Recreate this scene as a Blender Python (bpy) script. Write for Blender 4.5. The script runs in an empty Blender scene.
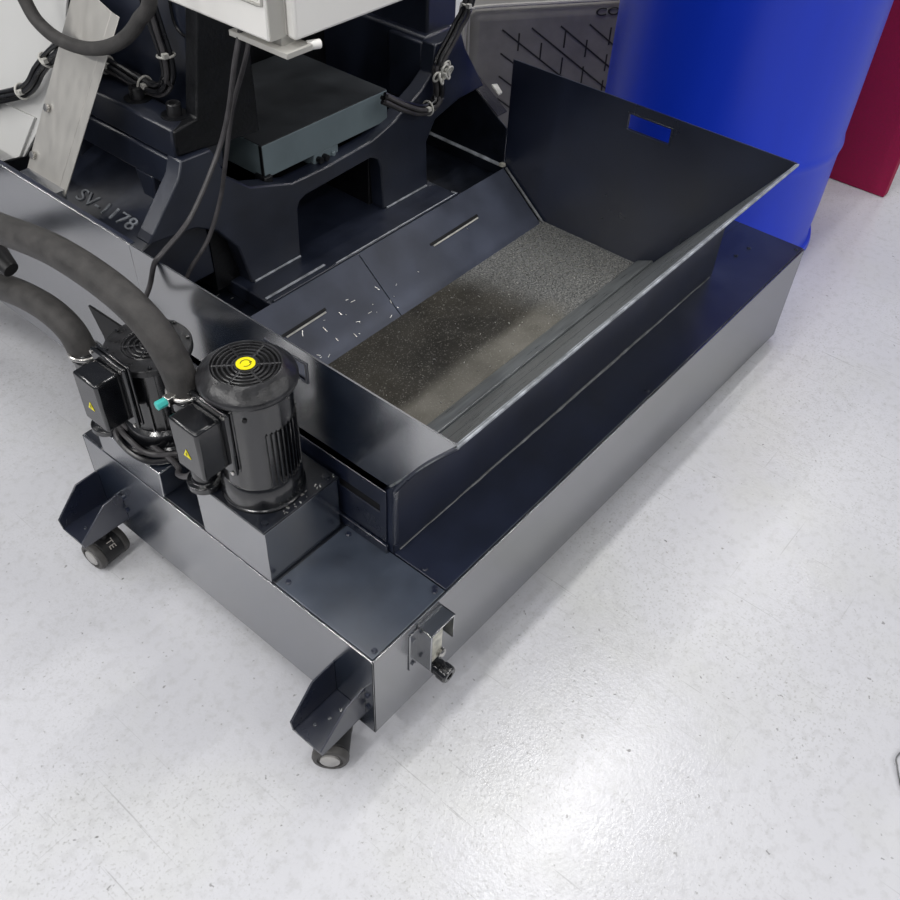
import bpy, bmesh, math, random
from mathutils import Vector, Matrix
random.seed(11)
C = bpy.context.scene.collection
PI = math.pi

# ------------------------------------------------------------------ materials
def nodes(name):
    m = bpy.data.materials.new(name); m.use_nodes = True
    nt = m.node_tree
    return m, nt, nt.nodes['Principled BSDF']

def paint(name, col, rough=.3, ior=1.5, metal=0., var=.15, scale=8., bump=0., bscale=120., rvar=.12, stretch=None):
    m, nt, b = nodes(name); N, L = nt.nodes, nt.links
    tc = N.new('ShaderNodeTexCoord'); src = tc.outputs['Object']
    if stretch:
        mp = N.new('ShaderNodeMapping'); mp.inputs['Scale'].default_value = stretch
        L.new(src, mp.inputs['Vector']); src = mp.outputs['Vector']
    n = N.new('ShaderNodeTexNoise'); n.inputs['Scale'].default_value = scale; n.inputs['Detail'].default_value = 5
    L.new(src, n.inputs['Vector'])
    r = N.new('ShaderNodeMapRange'); r.inputs['From Min'].default_value = .3; r.inputs['From Max'].default_value = .7
    r.inputs['To Min'].default_value = 1-var; r.inputs['To Max'].default_value = 1+var
    L.new(n.outputs['Fac'], r.inputs['Value'])
    mx = N.new('ShaderNodeVectorMath'); mx.operation = 'SCALE'
    mx.inputs[0].default_value = col; L.new(r.outputs['Result'], mx.inputs['Scale'])
    L.new(mx.outputs['Vector'], b.inputs['Base Color'])
    r2 = N.new('ShaderNodeMapRange'); r2.inputs['From Min'].default_value = .3; r2.inputs['From Max'].default_value = .7
    r2.inputs['To Min'].default_value = max(.02, rough-rvar*rough); r2.inputs['To Max'].default_value = rough+rvar*rough
    L.new(n.outputs['Fac'], r2.inputs['Value']); L.new(r2.outputs['Result'], b.inputs['Roughness'])
    b.inputs['IOR'].default_value = ior; b.inputs['Metallic'].default_value = metal
    if bump:
        n2 = N.new('ShaderNodeTexNoise'); n2.inputs['Scale'].default_value = bscale; n2.inputs['Detail'].default_value = 3
        L.new(tc.outputs['Object'], n2.inputs['Vector'])
        bp = N.new('ShaderNodeBump'); bp.inputs['Strength'].default_value = bump; bp.inputs['Distance'].default_value = .002
        L.new(n2.outputs['Fac'], bp.inputs['Height']); L.new(bp.outputs['Normal'], b.inputs['Normal'])
    return m

M = {}
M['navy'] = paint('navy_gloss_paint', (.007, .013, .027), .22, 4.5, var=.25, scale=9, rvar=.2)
M['navy_lit'] = paint('navy_paint_lit', (.036, .047, .070), .36, 1.9, var=.22, scale=22)  # paler base paints the surroundings' reflection into the near cover plate
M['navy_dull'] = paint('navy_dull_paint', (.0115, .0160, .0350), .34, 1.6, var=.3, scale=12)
M['navy_satin'] = paint('navy_satin_paint', (.0100, .0140, .0310), .30, 2.0, var=.25, scale=9)
M['chute'] = paint('navy_chute_paint', (.050, .058, .086), .42, 1.5, var=.3, scale=11)  # lighter navy base than on the other panels
M['navy_dirty'] = paint('navy_paint_oily', (.006, .008, .014), .32, 1.6, var=.4, scale=30, bump=.15, bscale=160)
M['cast'] = paint('navy_cast_iron_paint', (.0125, .0168, .0320), .38, 1.85, var=.3, scale=14, bump=.12, bscale=90)
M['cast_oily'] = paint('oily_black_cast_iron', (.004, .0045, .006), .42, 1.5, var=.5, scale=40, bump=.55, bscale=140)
M['black'] = paint('black_motor_enamel', (.006, .0065, .008), .17, 1.75, var=.3, scale=25, bump=.05, bscale=200, rvar=.4)
M['black_dusty'] = paint('black_motor_cover_dusty', (.019, .019, .021), .3, 1.5, var=.6, scale=60, bump=.25, bscale=200)
M['black_matt'] = paint('black_rubber', (.009, .009, .010), .5, 1.5, var=.3, scale=40)
M['dark'] = paint('dark_void_black', (.003, .003, .004), .6, 1.45)
M['hose'] = paint('grey_black_fabric_hose', (.044, .0415, .040), .62, 1.45, var=.35, scale=55, bump=.3, bscale=500)
M['cable'] = paint('dark_grey_cable_jacket', (.055, .052, .055), .42, 1.5, var=.3, scale=60)
M['cable_black'] = paint('black_cable_jacket', (.008, .008, .010), .3, 1.6, var=.3, scale=60)
M['tie'] = paint('white_nylon', (.55, .54, .5), .45, 1.5, var=.2, scale=80)
M['white'] = paint('white_cabinet_paint', (.90, .885, .85), .35, 1.5, var=.02, scale=6)
M['white_edge'] = paint('pale_grey_paint', (.45, .44, .41), .4, 1.5, var=.05, scale=6)
M['sheet_white'] = paint('off_white_sheet_metal', (.56, .56, .55), .4, 1.5, var=.04, scale=4)
M['silver'] = paint('brushed_stainless_plate', (.52, .505, .475), .45, 1.5, metal=.6, var=.03, scale=12, stretch=(6, 6, 1))
M['steel'] = paint('bright_steel', (.62, .6, .57), .28, 1.5, metal=1., var=.2, scale=60)
M['boxgrey'] = paint('blue_grey_paint', (.16, .205, .225), .45, 1.5, var=.12, scale=10, bump=.05)
M['boxtop'] = paint('dark_grey_paint', (.023, .026, .030), .5, 1.5, var=.4, scale=12, bump=.05)  # darker grey on the lid than on the box sides
M['blue'] = paint('blue_polyethylene', (.004, .040, .64), .42, 1.5, var=.16, scale=3.5, bump=.05, bscale=60, stretch=(1, 1, .25))
M['crate'] = paint('dark_grey_moulded_plastic', (.20, .195, .185), .5, 1.5, var=.12, scale=20, bump=.1, bscale=300)
M['crate_groove'] = paint('groove_shadow_plastic', (.02, .02, .02), .6)
M['red'] = paint('crimson_fabric_panel', (.32, .006, .055), .75, 1.4, var=.12, scale=160, bump=.3, bscale=400)
M['yellow'] = paint('yellow_sticker', (.85, .75, .0), .4, 1.5, var=.06, scale=60)
M['sticker_dark'] = paint('dark_sticker_ink', (.16, .14, .005), .5)
M['ink'] = paint('black_ink', (.01, .01, .01), .5)
M['teal'] = paint('teal_plastic', (.06, .55, .50), .4, 1.5)
M['wheel_grey'] = paint('grey_wheel_hub', (.38, .37, .36), .45, 1.5, var=.12, scale=60)
M['wheel'] = paint('dark_grey_polyurethane_tyre', (.055, .052, .05), .5, 1.5, var=.2, scale=60)
M['letter'] = paint('pale_letter_plastic', (.40, .37, .34), .5)
M['chip'] = paint('bright_metal_chip', (.75, .74, .70), .3, 1.5, metal=.9, var=.3, scale=300)
M['weld'] = paint('worn_seam_sealant', (.14, .145, .15), .35, 1.5, var=.5, scale=40, bump=.4, bscale=200)
M['worn'] = paint('worn_cast_edge_paint', (.30, .32, .35), .5, 1.5, var=.5, scale=60)
M['film'] = paint('dirty_white_gauge', (.5, .49, .42), .35, 1.5, var=.45, scale=90)
M['trayrim'] = paint('wet_bare_steel_rim', (.15, .16, .165), .3, 1.7, var=.3, scale=10, stretch=(1.5, 14, 14))

def m_floor():
    m, nt, b = nodes('pale_grey_epoxy_floor'); N, L = nt.nodes, nt.links
    tc = N.new('ShaderNodeTexCoord'); P = tc.outputs['Object']
    def noise(scale, detail=4, rough=.6, stretch=None, rot=0):
        n = N.new('ShaderNodeTexNoise'); n.inputs['Scale'].default_value = scale
        n.inputs['Detail'].default_value = detail; n.inputs['Roughness'].default_value = rough
        if stretch:
            mp = N.new('ShaderNodeMapping'); mp.inputs['Scale'].default_value = stretch
            mp.inputs['Rotation'].default_value = (0, 0, rot)
            L.new(P, mp.inputs['Vector']); L.new(mp.outputs['Vector'], n.inputs['Vector'])
        else: L.new(P, n.inputs['Vector'])
        return n.outputs['Fac']
    def ramp(v, a, c, lo=0., hi=1.):
        r = N.new('ShaderNodeMapRange'); r.inputs['From Min'].default_value = a; r.inputs['From Max'].default_value = c
        r.inputs['To Min'].default_value = lo; r.inputs['To Max'].default_value = hi
        L.new(v, r.inputs['Value']); return r.outputs['Result']
    def mul(a, c):
        x = N.new('ShaderNodeMath'); x.operation = 'MULTIPLY'; L.new(a, x.inputs[0])
        if isinstance(c, float): x.inputs[1].default_value = c
        else: L.new(c, x.inputs[1])
        return x.outputs[0]
    def mix(fac, A, Bc):
        x = N.new('ShaderNodeMix'); x.data_type = 'RGBA'; L.new(fac, x.inputs[0])
        for s, v in ((6, A), (7, Bc)):
            if isinstance(v, tuple): x.inputs[s].default_value = (*v, 1)
            else: L.new(v, x.inputs[s])
        return x.outputs[2]
    col = mix(ramp(noise(1.3, 3), .35, .65), (.575, .578, .615), (.635, .638, .668))
    # mottled yellowish worn area
    col = mix(mul(ramp(noise(3.2, 5), .5, .72), .35), col, (.55, .56, .50))
    # fine mottling and orange-peel grain
    col = mix(mul(ramp(noise(55, 4), .50, .68), .40), col, (.46, .46, .47))
    col = mix(mul(mul(ramp(noise(210, 3, .5), .56, .66), ramp(noise(2.6, 3), .42, .60)), .42), col, (.36, .36, .35))
    # dark specks of several sizes, irregular outlines
    def specks(scale, size, keep, amt, tone):
        nonlocal col
        v = N.new('ShaderNodeTexVoronoi'); v.inputs['Scale'].default_value = scale; v.inputs['Randomness'].default_value = 1
        dm = N.new('ShaderNodeVectorMath'); dm.operation = 'ADD'; nz = N.new('ShaderNodeTexNoise'); nz.inputs['Scale'].default_value = scale*3
        L.new(P, nz.inputs['Vector']); sc_ = N.new('ShaderNodeVectorMath'); sc_.operation = 'SCALE'; sc_.inputs['Scale'].default_value = .55/scale
        L.new(nz.outputs['Color'], sc_.inputs[0]); L.new(P, dm.inputs[0]); L.new(sc_.outputs['Vector'], dm.inputs[1]); L.new(dm.outputs['Vector'], v.inputs['Vector'])
        sp = N.new('ShaderNodeSeparateColor'); L.new(v.outputs['Color'], sp.inputs[0])
        k = mul(ramp(v.outputs['Distance'], size, size*.6), ramp(sp.outputs[0], keep, keep+.03))
        col = mix(mul(k, amt), col, tone)
    specks(95, .17, .72, .50, (.22, .22, .21))
    specks(34, .09, .62, .60, (.15, .145, .14))
    specks(10, .045, .60, .75, (.10, .10, .095))
    # scratches, two directions
    for sx_, sy_, rt, lo, pat, amt in ((230, 4.5, .30, .685, 1.9, .45), (180, 3.2, -.05, .69, 2.3, .42), (4.5, 210, .18, .70, 1.7, .30), (260, 7, .62, .685, 3.1, .42)):
        k = mul(ramp(noise(1., 2, .5, (sx_, sy_, 1), rt), lo, lo+.04), ramp(noise(pat, 3), .48, .62))
        col = mix(mul(k, amt), col, (.25, .25, .25))
    L.new(col, b.inputs['Base Color'])
    L.new(ramp(noise(6, 4), .3, .7, .17, .28), b.inputs['Roughness'])
    b.inputs['IOR'].default_value = 1.5
    bp = N.new('ShaderNodeBump'); bp.inputs['Strength'].default_value = .35; bp.inputs['Distance'].default_value = .0012
    L.new(noise(170, 3), bp.inputs['Height']); L.new(bp.outputs['Normal'], b.inputs['Normal'])
    return m
M['floor'] = m_floor()

def m_tray():
    """oily steel tray floor, worn lighter along the front and covered in fine swarf at the far end"""
    m, nt, b = nodes('oily_swarf_covered_steel'); N, L = nt.nodes, nt.links
    tc = N.new('ShaderNodeTexCoord'); P = tc.outputs['Object']
    sx = N.new('ShaderNodeSeparateXYZ'); L.new(P, sx.inputs[0])
    def noise(s, d=4):
        n = N.new('ShaderNodeTexNoise'); n.inputs['Scale'].default_value = s; n.inputs['Detail'].default_value = d
        L.new(P, n.inputs['Vector']); return n.outputs['Fac']
    def rng(v, a, c, lo=0., hi=1.):
        r = N.new('ShaderNodeMapRange'); r.interpolation_type = 'SMOOTHSTEP'
        r.inputs['From Min'].default_value = a; r.inputs['From Max'].default_value = c
        r.inputs['To Min'].default_value = lo; r.inputs['To Max'].default_value = hi
        L.new(v, r.inputs['Value']); return r.outputs['Result']
    def op(o, a, c):
        x = N.new('ShaderNodeMath'); x.operation = o; L.new(a, x.inputs[0])
        if isinstance(c, (float, int)): x.inputs[1].default_value = c
        else: L.new(c, x.inputs[1])
        return x.outputs[0]
    def mix(fac, A, Bc):
        x = N.new('ShaderNodeMix'); x.data_type = 'RGBA'; L.new(fac, x.inputs[0])
        for s, v in ((6, A), (7, Bc)):
            if isinstance(v, tuple): x.inputs[s].default_value = (*v, 1)
            else: L.new(v, x.inputs[s])
        return x.outputs[2]
    wob = op('MULTIPLY', op('SUBTRACT', noise(5), .5), .22)
    yy = op('ADD', sx.outputs[1], op('MULTIPLY', wob, .25)); xx = op('ADD', sx.outputs[0], wob)
    col = mix(rng(noise(9, 6), .35, .65), (.020, .018, .014), (.042, .038, .030))
    front = rng(yy, .335, .30)
    col = mix(op('MULTIPLY', front, .9), col, mix(rng(noise(14, 6), .3, .7), (.125, .118, .098), (.19, .18, .155)))
    far = rng(xx, .76, .86)
    col = mix(far, col, mix(rng(noise(300, 3), .42, .62), (.075, .078, .08), (.26, .26, .25)))
    spk = op('MULTIPLY', rng(noise(330, 2), .60, .68), .5)
    col = mix(spk, col, (.30, .29, .26))
    L.new(col, b.inputs['Base Color'])
    L.new(rng(noise(12), .3, .7, .3, .5), b.inputs['Roughness'])
    b.inputs['IOR'].default_value = 1.5
    bp = N.new('ShaderNodeBump'); bp.inputs['Strength'].default_value = .3; bp.inputs['Distance'].default_value = .002
    L.new(noise(200, 3), bp.inputs['Height']); L.new(bp.outputs['Normal'], b.inputs['Normal'])
    return m
M['tray'] = m_tray()

# ------------------------------------------------------------------ mesh helpers
class MB:
    def __init__(s): s.bm = bmesh.new()
    def box(s, x0, x1, y0, y1, z0, z1):
        v = [s.bm.verts.new((x, y, z)) for z in (z0, z1) for y in (y0, y1) for x in (x0, x1)]
        for f in ((0,2,3,1),(4,5,7,6),(0,1,5,4),(2,6,7,3),(0,4,6,2),(1,3,7,5)):
            s.bm.faces.new([v[i] for i in f])
        return s
    def hexa(s, bot, top):
        a = [s.bm.verts.new(p) for p in bot]; c = [s.bm.verts.new(p) for p in top]; n = len(a)
        s.bm.faces.new(list(reversed(a))); s.bm.faces.new(c)
        for i in range(n): s.bm.faces.new((a[i], a[(i+1)%n], c[(i+1)%n], c[i]))
        return s
    def sheet(s, pts, d):
        """flat polygon thickened by the vector d"""
        d = Vector(d); return s.hexa([Vector(p) for p in pts], [Vector(p)+d for p in pts])
    def sheet_hole(s, outer, hole, d):
        """quad sheet with a quad hole, thickened by d"""
        d = Vector(d); O = [Vector(p) for p in outer]; H = [Vector(p) for p in hole]
        r = [[s.bm.verts.new(p) for p in q] for q in (O, H, [p+d for p in O], [p+d for p in H])]
        for i in range(4):
            j = (i+1) % 4
            s.bm.faces.new((r[0][i], r[0][j], r[1][j], r[1][i])); s.bm.faces.new((r[2][j], r[2][i], r[3][i], r[3][j]))
            s.bm.faces.new((r[0][j], r[0][i], r[2][i], r[2][j])); s.bm.faces.new((r[1][i], r[1][j], r[3][j], r[3][i]))
        return s
    def prism_y(s, prof, y0, y1):
        return s.hexa([(x, y0, z) for x, z in prof], [(x, y1, z) for x, z in prof])
    def lathe(s, prof, c, n=32, axis=(0, 0, 1), cap=True):
        q = Vector(axis).normalized().to_track_quat('Z', 'Y'); c = Vector(c); rings = []
        for r, z in prof:
            if r < 1e-6: rings.append([s.bm.verts.new(c+q@Vector((0, 0, z)))])
            else: rings.append([s.bm.verts.new(c+q@Vector((r*math.cos(2*PI*i/n), r*math.sin(2*PI*i/n), z))) for i in range(n)])
        for a, b in zip(rings, rings[1:]):
            for i in range(n):
                j = (i+1) % n
                if len(a) == 1 and len(b) == 1: continue
                if len(a) == 1: s.bm.faces.new((a[0], b[j], b[i]))
                elif len(b) == 1: s.bm.faces.new((a[i], a[j], b[0]))
                else: s.bm.faces.new((a[i], a[j], b[j], b[i]))
        if cap:
            if len(rings[0]) > 2: s.bm.faces.new(list(reversed(rings[0])))
            if len(rings[-1]) > 2: s.bm.faces.new(rings[-1])
        return s
    def torus(s, c, R, r, n=32, k=8, axis=(0, 0, 1), a0=0, a1=2*PI):
        pts = []
        q = Vector(axis).normalized().to_track_quat('Z', 'Y'); full = abs(a1-a0-2*PI) < 1e-6
        for i in range(n+(0 if full else 1)):
            a = a0+(a1-a0)*i/n; pts.append(Vector(c)+q@Vector((R*math.cos(a), R*math.sin(a), 0)))
        return s.tube(pts, r, k, closed=full)
    def tube(s, pts, r, k=12, closed=False):
        pts = [Vector(p) for p in pts]; n = len(pts); rings = []; up = None
        for i, p in enumerate(pts):
            t = (pts[(i+1) % n]-pts[i-1]) if closed or 0 < i < n-1 else (pts[1]-pts[0] if i == 0 else pts[-1]-pts[-2])
            t.normalize()
            if up is None: up = t.orthogonal().normalized()
            up = (up-t*up.dot(t)); up = up.normalized() if up.length > 1e-6 else t.orthogonal().normalized()
            w = t.cross(up); rr = r[i] if isinstance(r, (list, tuple)) else r
            rings.append([s.bm.verts.new(p+up*(rr*math.cos(2*PI*a/k))+w*(rr*math.sin(2*PI*a/k))) for a in range(k)])
        for i in range(n if closed else n-1):
            a, b = rings[i], rings[(i+1) % n]
            for j in range(k): s.bm.faces.new((a[j], a[(j+1)%k], b[(j+1)%k], b[j]))
        if not closed: s.bm.faces.new(list(reversed(rings[0]))); s.bm.faces.new(rings[-1])
        return s
    def build(s, name, mat, parent=None, bevel=0, seg=2, smooth=True):
        bmesh.ops.recalc_face_normals(s.bm, faces=s.bm.faces)
        me = bpy.data.meshes.new(name); s.bm.to_mesh(me); s.bm.free()
        o = bpy.data.objects.new(name, me); C.objects.link(o); me.materials.append(M[mat] if isinstance(mat, str) else mat)
        if smooth:
            me.shade_smooth(); me.set_sharp_from_angle(angle=math.radians(32))
        if bevel:
            md = o.modifiers.new('bevel', 'BEVEL'); md.width = bevel; md.segments = seg; md.limit_method = 'ANGLE'; md.angle_limit = math.radians(32)
            md.harden_normals = False
        if parent:
            o.parent = parent; o.matrix_parent_inverse = pinv(parent)
        return o

def pinv(p):
    return Matrix.Translation(-p.location) if p.type == 'EMPTY' else Matrix.Identity(4)

def spline(pts, n=12):
    """Catmull-Rom through the points"""
    P = [Vector(p) for p in pts]; P = [P[0]*2-P[1]]+P+[P[-1]*2-P[-2]]; out = []
    for i in range(1, len(P)-2):
        for k in range(n):
            t = k/n; a, b, c, d = P[i-1:i+3]
            out.append(.5*((2*b)+(c-a)*t+(2*a-5*b+4*c-d)*t*t+(3*b-a-3*c+d)*t**3))
    out.append(P[-2]); return out

def thing(name, label, cat, loc=(0, 0, 0), group=None):
    o = bpy.data.objects.new(name, None); C.objects.link(o); o.location = loc; o.empty_display_size = .05
    o['label'] = label; o['category'] = cat
    if group: o['group'] = group
    return o
def tag(o, label, cat, group=None, kind=None):
    o['label'] = label; o['category'] = cat
    if group: o['group'] = group
    if kind: o['kind'] = kind
    return o

def text_mesh(s, name, size, depth, mat, mw, parent):
    cu = bpy.data.curves.new(name, 'FONT'); cu.body = s; cu.size = size; cu.extrude = depth
    cu.align_x = 'CENTER'; cu.align_y = 'CENTER'
    t = bpy.data.objects.new(name, cu); C.objects.link(t)
    dg = bpy.context.evaluated_depsgraph_get(); me = bpy.data.meshes.new_from_object(t.evaluated_get(dg))
    bpy.data.objects.remove(t); bpy.data.curves.remove(cu)
    me.transform(mw); me.materials.clear(); me.materials.append(M[mat]); me.name = name
    o = bpy.data.objects.new(name, me); C.objects.link(o)
    if parent: o.parent = parent; o.matrix_parent_inverse = pinv(parent)
    return o
def frame(o, x, y):
    x = Vector(x).normalized(); y = Vector(y); y = (y-x*y.dot(x)).normalized(); z = x.cross(y)
    m = Matrix((x, y, z)).transposed().to_4x4(); m.translation = Vector(o); return m

# ------------------------------------------------------------------ dimensions (metres)
ZT, XR, YL = .2423, 1.3187, .63          # coolant tank top, length, depth
TX, TY, TX2, ZC = .1488, .0985, 1.093, .3838   # tray housing
ZL, XE, ZF, FY, TYB = .5270, 1.0735, .207, .2325, .495

# ------------------------------------------------------------------ setting
fl = MB().box(-2.2, 5.5, -2.6, 5.5, -.05, 0).build('floor', 'floor'); fl['kind'] = 'structure'

# ------------------------------------------------------------------ coolant tank
tank = thing('coolant_tank', 'long dark navy steel coolant tank on casters under the chip tray', 'coolant tank')
tb_ = MB(); w_ = .003
def wallp(p0, p1, inw):
    zb = lambda x: .0545+(.0139-.0545)*x/XR
    n_ = Vector(inw)*w_
    tb_.sheet([(p0[0], p0[1], zb(p0[0])), (p1[0], p1[1], zb(p1[0])), (p1[0], p1[1], ZT-.0035), (p0[0], p0[1], ZT-.0035)], n_)
wallp((0, 0), (XR, 0), (0, 1, 0)); wallp((0, YL), (XR, YL), (0, -1, 0)); wallp((0, 0), (0, YL), (1, 0, 0)); wallp((XR, 0), (XR, YL), (-1, 0, 0))
tb_.hexa([(.002, .002, .0545), (XR-.002, .002, .0139), (XR-.002, YL-.002, .0139), (.002, YL-.002, .0545)], [(.002, .002, .058), (XR-.002, .002, .017), (XR-.002, YL-.002, .017), (.002, YL-.002, .058)])
tb_.build('tank_body', 'navy', tank, .0008)
t = .0035
MB().box(.003, .1485, .003, .186, ZT-t, ZT).build('cover_plate', 'navy_lit', tank, .001)
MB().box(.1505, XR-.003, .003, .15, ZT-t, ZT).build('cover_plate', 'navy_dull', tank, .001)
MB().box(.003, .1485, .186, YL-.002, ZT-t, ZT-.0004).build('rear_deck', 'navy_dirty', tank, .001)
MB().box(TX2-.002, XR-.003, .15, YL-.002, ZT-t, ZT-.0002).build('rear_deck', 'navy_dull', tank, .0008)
for x, y in ((.014, .010), (.016, .174), (.132, .172), (.137, .012), (.158, .048), (.142, .004+.012), (1.19, .095), (1.235, .088), (1.30, .012), (.7, .012), (.018, .605)):
    MB().lathe([(.0045, 0), (.0045, .0012), (.0033, .0022), (.0033, .0035), (0, .0035)], (x, y, ZT), 6).build('screw', 'navy_dull', tank)
# caster brackets
def bracket(y0, y1, ang, letters):
    z0 = .092; th = .003
    b = MB()
    prof = [(0, z0), (-.085, z0), (-.087, z0+.022), (-.041, z0+.070), (0, z0+.072)]
    b.hexa([(x, y1-th, z) for x, z in prof], [(x, y1, z) for x, z in prof])
    prof = [(0, z0-.004), (-.085, z0), (-.087, z0+.010), (-.034, z0+.058), (0, z0+.064)]
    b.hexa([(x, y0, z) for x, z in prof], [(x, y0+th, z) for x, z in prof])
    b.box(-.085, 0, y0, y1, z0-th, z0)
    br = b.build('caster_bracket', 'navy_satin', tank, .0008)
    for z in (z0+.005, z0+.035):
        MB().lathe([(.004, 0), (.004, .003), (0, .003)], (0, y0-.006, z+.02), 6, (-1, 0, 0)).build('bolt', 'navy_dull', br)
    for k in range(3):
        MB().lathe([(.0028, 0), (.0028, .0012), (0, .0015)], (-.02-.02*k, (y0+y1)/2+random.uniform(-.012, .012), z0), 10).build('rivet', 'navy', br)
    # twin-wheel caster
    a = Vector((math.cos(ang), math.sin(ang), 0)); c = Vector((-.040, (y0+y1)/2, .027))
    k = MB(); k.lathe([(.019, -.019), (.0262, -.018), (.0262, .018), (.019, .019)], c, 32, a)
    k.lathe([(.009, 0), (.009, .05)], c+Vector((0, 0, .012)), 16)
    cs = k.build('caster', 'black_matt', tank, .001)
    for sgn in (1, -1):
        w = MB(); w.lathe([(.012, -.003), (.0245, -.003), (.027, -.001), (.027, .006), (.0245, .010), (.019, .0105), (.018, .008), (0, .008)], c+a*(.0205*sgn), 32, a*sgn)
        w.build('wheel', 'wheel', cs, .0006)
        MB().lathe([(.0145, 0), (.0145, .0035), (.012, .005), (0, .0055)], c+a*((.0205+.0075)*sgn), 24, a*sgn).build('hub', 'wheel_grey', cs)
    if letters:
        n = Vector((0, -.66, .75)).normalized()
        text_mesh('TE', 'caster_lettering', .0165, .0007, 'letter', frame(c+n*.0264+Vector((.002, 0, 0)), (0, -.75, -.66), (1, 0, 0)), cs)
    return br
bracket(.018, .078, math.radians(218), False)
bracket(.560, .622, math.radians(186), True)

# drain valve guard at the near end
g = MB()
g.box(.086, .137, -.027, 0, .2245, .2275); g.box(.086, .089, -.027, 0, .142, .2275); g.box(.134, .137, -.027, 0, .172, .2275)
g.box(.070, .089, -.0025, 0, .135, .222)
vg = g.build('valve_guard', 'navy', tank, .001)
for z in (.150, .208): MB().lathe([(.004, 0), (.004, .003), (0, .0035)], (.077, -.0025, z), 6, (0, -1, 0)).build('bolt', 'navy', vg)
gb = MB(); gb.box(.094, .119, -.021, 0, .145, .214); gb.build('level_gauge', 'film', vg, .003)
MB().lathe([(.0075, 0), (.0075, .006), (.005, .008), (0, .008)], (.112, -.021, .158), 16, (0, -1, 0)).build('gauge_screw', 'steel', vg)
MB().lathe([(.011, 0), (.011, .016), (.0125, .017), (.0125, .026), (.014, .027), (.014, .040), (.012, .043), (.006, .043), (.006, .038), (0, .038)],
           (.112, 0, .117), 24, (0, -1, -.05)).build('drain_plug', 'black', tank, .0006)

# ------------------------------------------------------------------ chip tray
tray = thing('chip_tray', 'dark navy sheet metal chip tray with tall end panels set into the tank', 'chip tray', (.6, .3, ZT))
h = MB()
h.box(TX, TX2, TY, TY+.002, ZT, ZC+.006); h.box(TX2-.002, TX2, TY, TYB, ZT, ZC-.03)
h.box(TX, TX+.002, TY, .612, ZT, ZC-.004)
h.build('tray_housing', 'navy_dull', tray, .0008)
# slotted side plate
sp = MB().sheet_hole([(TX-.0012, .110, .262), (TX-.0012, .612, .262), (TX-.0012, .612, .367), (TX-.0012, .110, .367)],
                     [(TX-.0012, .121, .318), (TX-.0012, .20, .318), (TX-.0012, .20, .334), (TX-.0012, .121, .334)], (-.0018, 0, 0))
sp.build('side_plate', 'navy_satin', tray, .0012)
MB().box(TX-.0010, TX-.0004, .12, .202, .316, .336).build('slot_shade', 'dark', tray)  # black sheet stands in for the darkness inside the slot
MB().box(TX-.007, TX-.002, .106, .40, ZT, .259).build('base_angle', 'navy_satin', tray, .001)
# sealant bead where housing meets the tank
pts = [(x, TY-.001, ZT+.001+random.uniform(-.0008, .0008)) for x in [TX+.012+i*.02 for i in range(47)]]
MB().tube(pts, [.0012+.0026*math.sin(PI*min(1, max(.02, (i-4)/40)))*random.uniform(.5, 1.1) for i in range(len(pts))], 6).build('sealant_bead', 'weld', tray)
# left end panel (flared front edge) with handle slot
yb = .613
def end_panel(x, d, hole):
    ymid0, ymid1 = hole[0][1], hole[1][1]; z0, z1 = hole[0][2], hole[2][2]
    b = MB()
    zb = ZF if x > .5 else .36
    def P(y, z): return (x, y, z)
    fy = lambda z: FY*(ZL-z)/(ZL-ZF)
    # front piece, sill, lintel, back piece share one sheet
    b.sheet([P(fy(zb), zb), P(0, ZL), P(ymid0, ZL), P(ymid0, zb)] if ymid0 > fy(zb) else [P(fy(zb), zb), P(0, ZL), P(ymid0, ZL), P(ymid0, zb)], d)
    b.sheet([P(ymid0, zb), P(ymid0, z0), P(ymid1, z0), P(ymid1, zb)], d)
    b.sheet([P(ymid0, z1), P(ymid0, ZL), P(ymid1, ZL), P(ymid1, z1)], d)
    bk = [P(ymid1, zb), P(ymid1, ZL), P(yb, ZL), P(yb, zb)]
    b.sheet(bk, d)
    bmesh.ops.remove_doubles(b.bm, verts=b.bm.verts, dist=1e-5)
    dead = {}
    for f in list(b.bm.faces):
        k = tuple(round(v, 5) for v in f.calc_center_median()); dead.setdefault(k, []).append(f)
    bmesh.ops.delete(b.bm, geom=[f for fs in dead.values() if len(fs) > 1 for f in fs], context='FACES_ONLY')
    return b
lp = end_panel(TX, (.0025, 0, 0), [(0, .252, .478), (0, .325, .478), (0, .325, .506)]).build('end_panel', 'navy', tray)
rp = end_panel(XE, (.003, 0, 0), [(0, .243, .476), (0, .334, .476), (0, .334, .506)]).build('end_panel', 'navy_satin', tray)
for x, y0, y1, z0, z1, par in ((TX, .250, .327, .476, .508, lp), (XE, .241, .336, .474, .508, rp)):
    MB().sheet_hole([(x-.002, y0-.002, z0-.001), (x-.002, y1+.002, z0-.001), (x-.002, y1+.002, z1+.001), (x-.002, y0-.002, z1+.001)],
                    [(x-.002, y0+.002, z0+.002), (x-.002, y1-.002, z0+.002), (x-.002, y1-.002, z1-.002), (x-.002, y0+.002, z1-.002)], (.007, 0, 0)).build('slot_edging', 'navy_satin', par, .0006)
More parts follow.
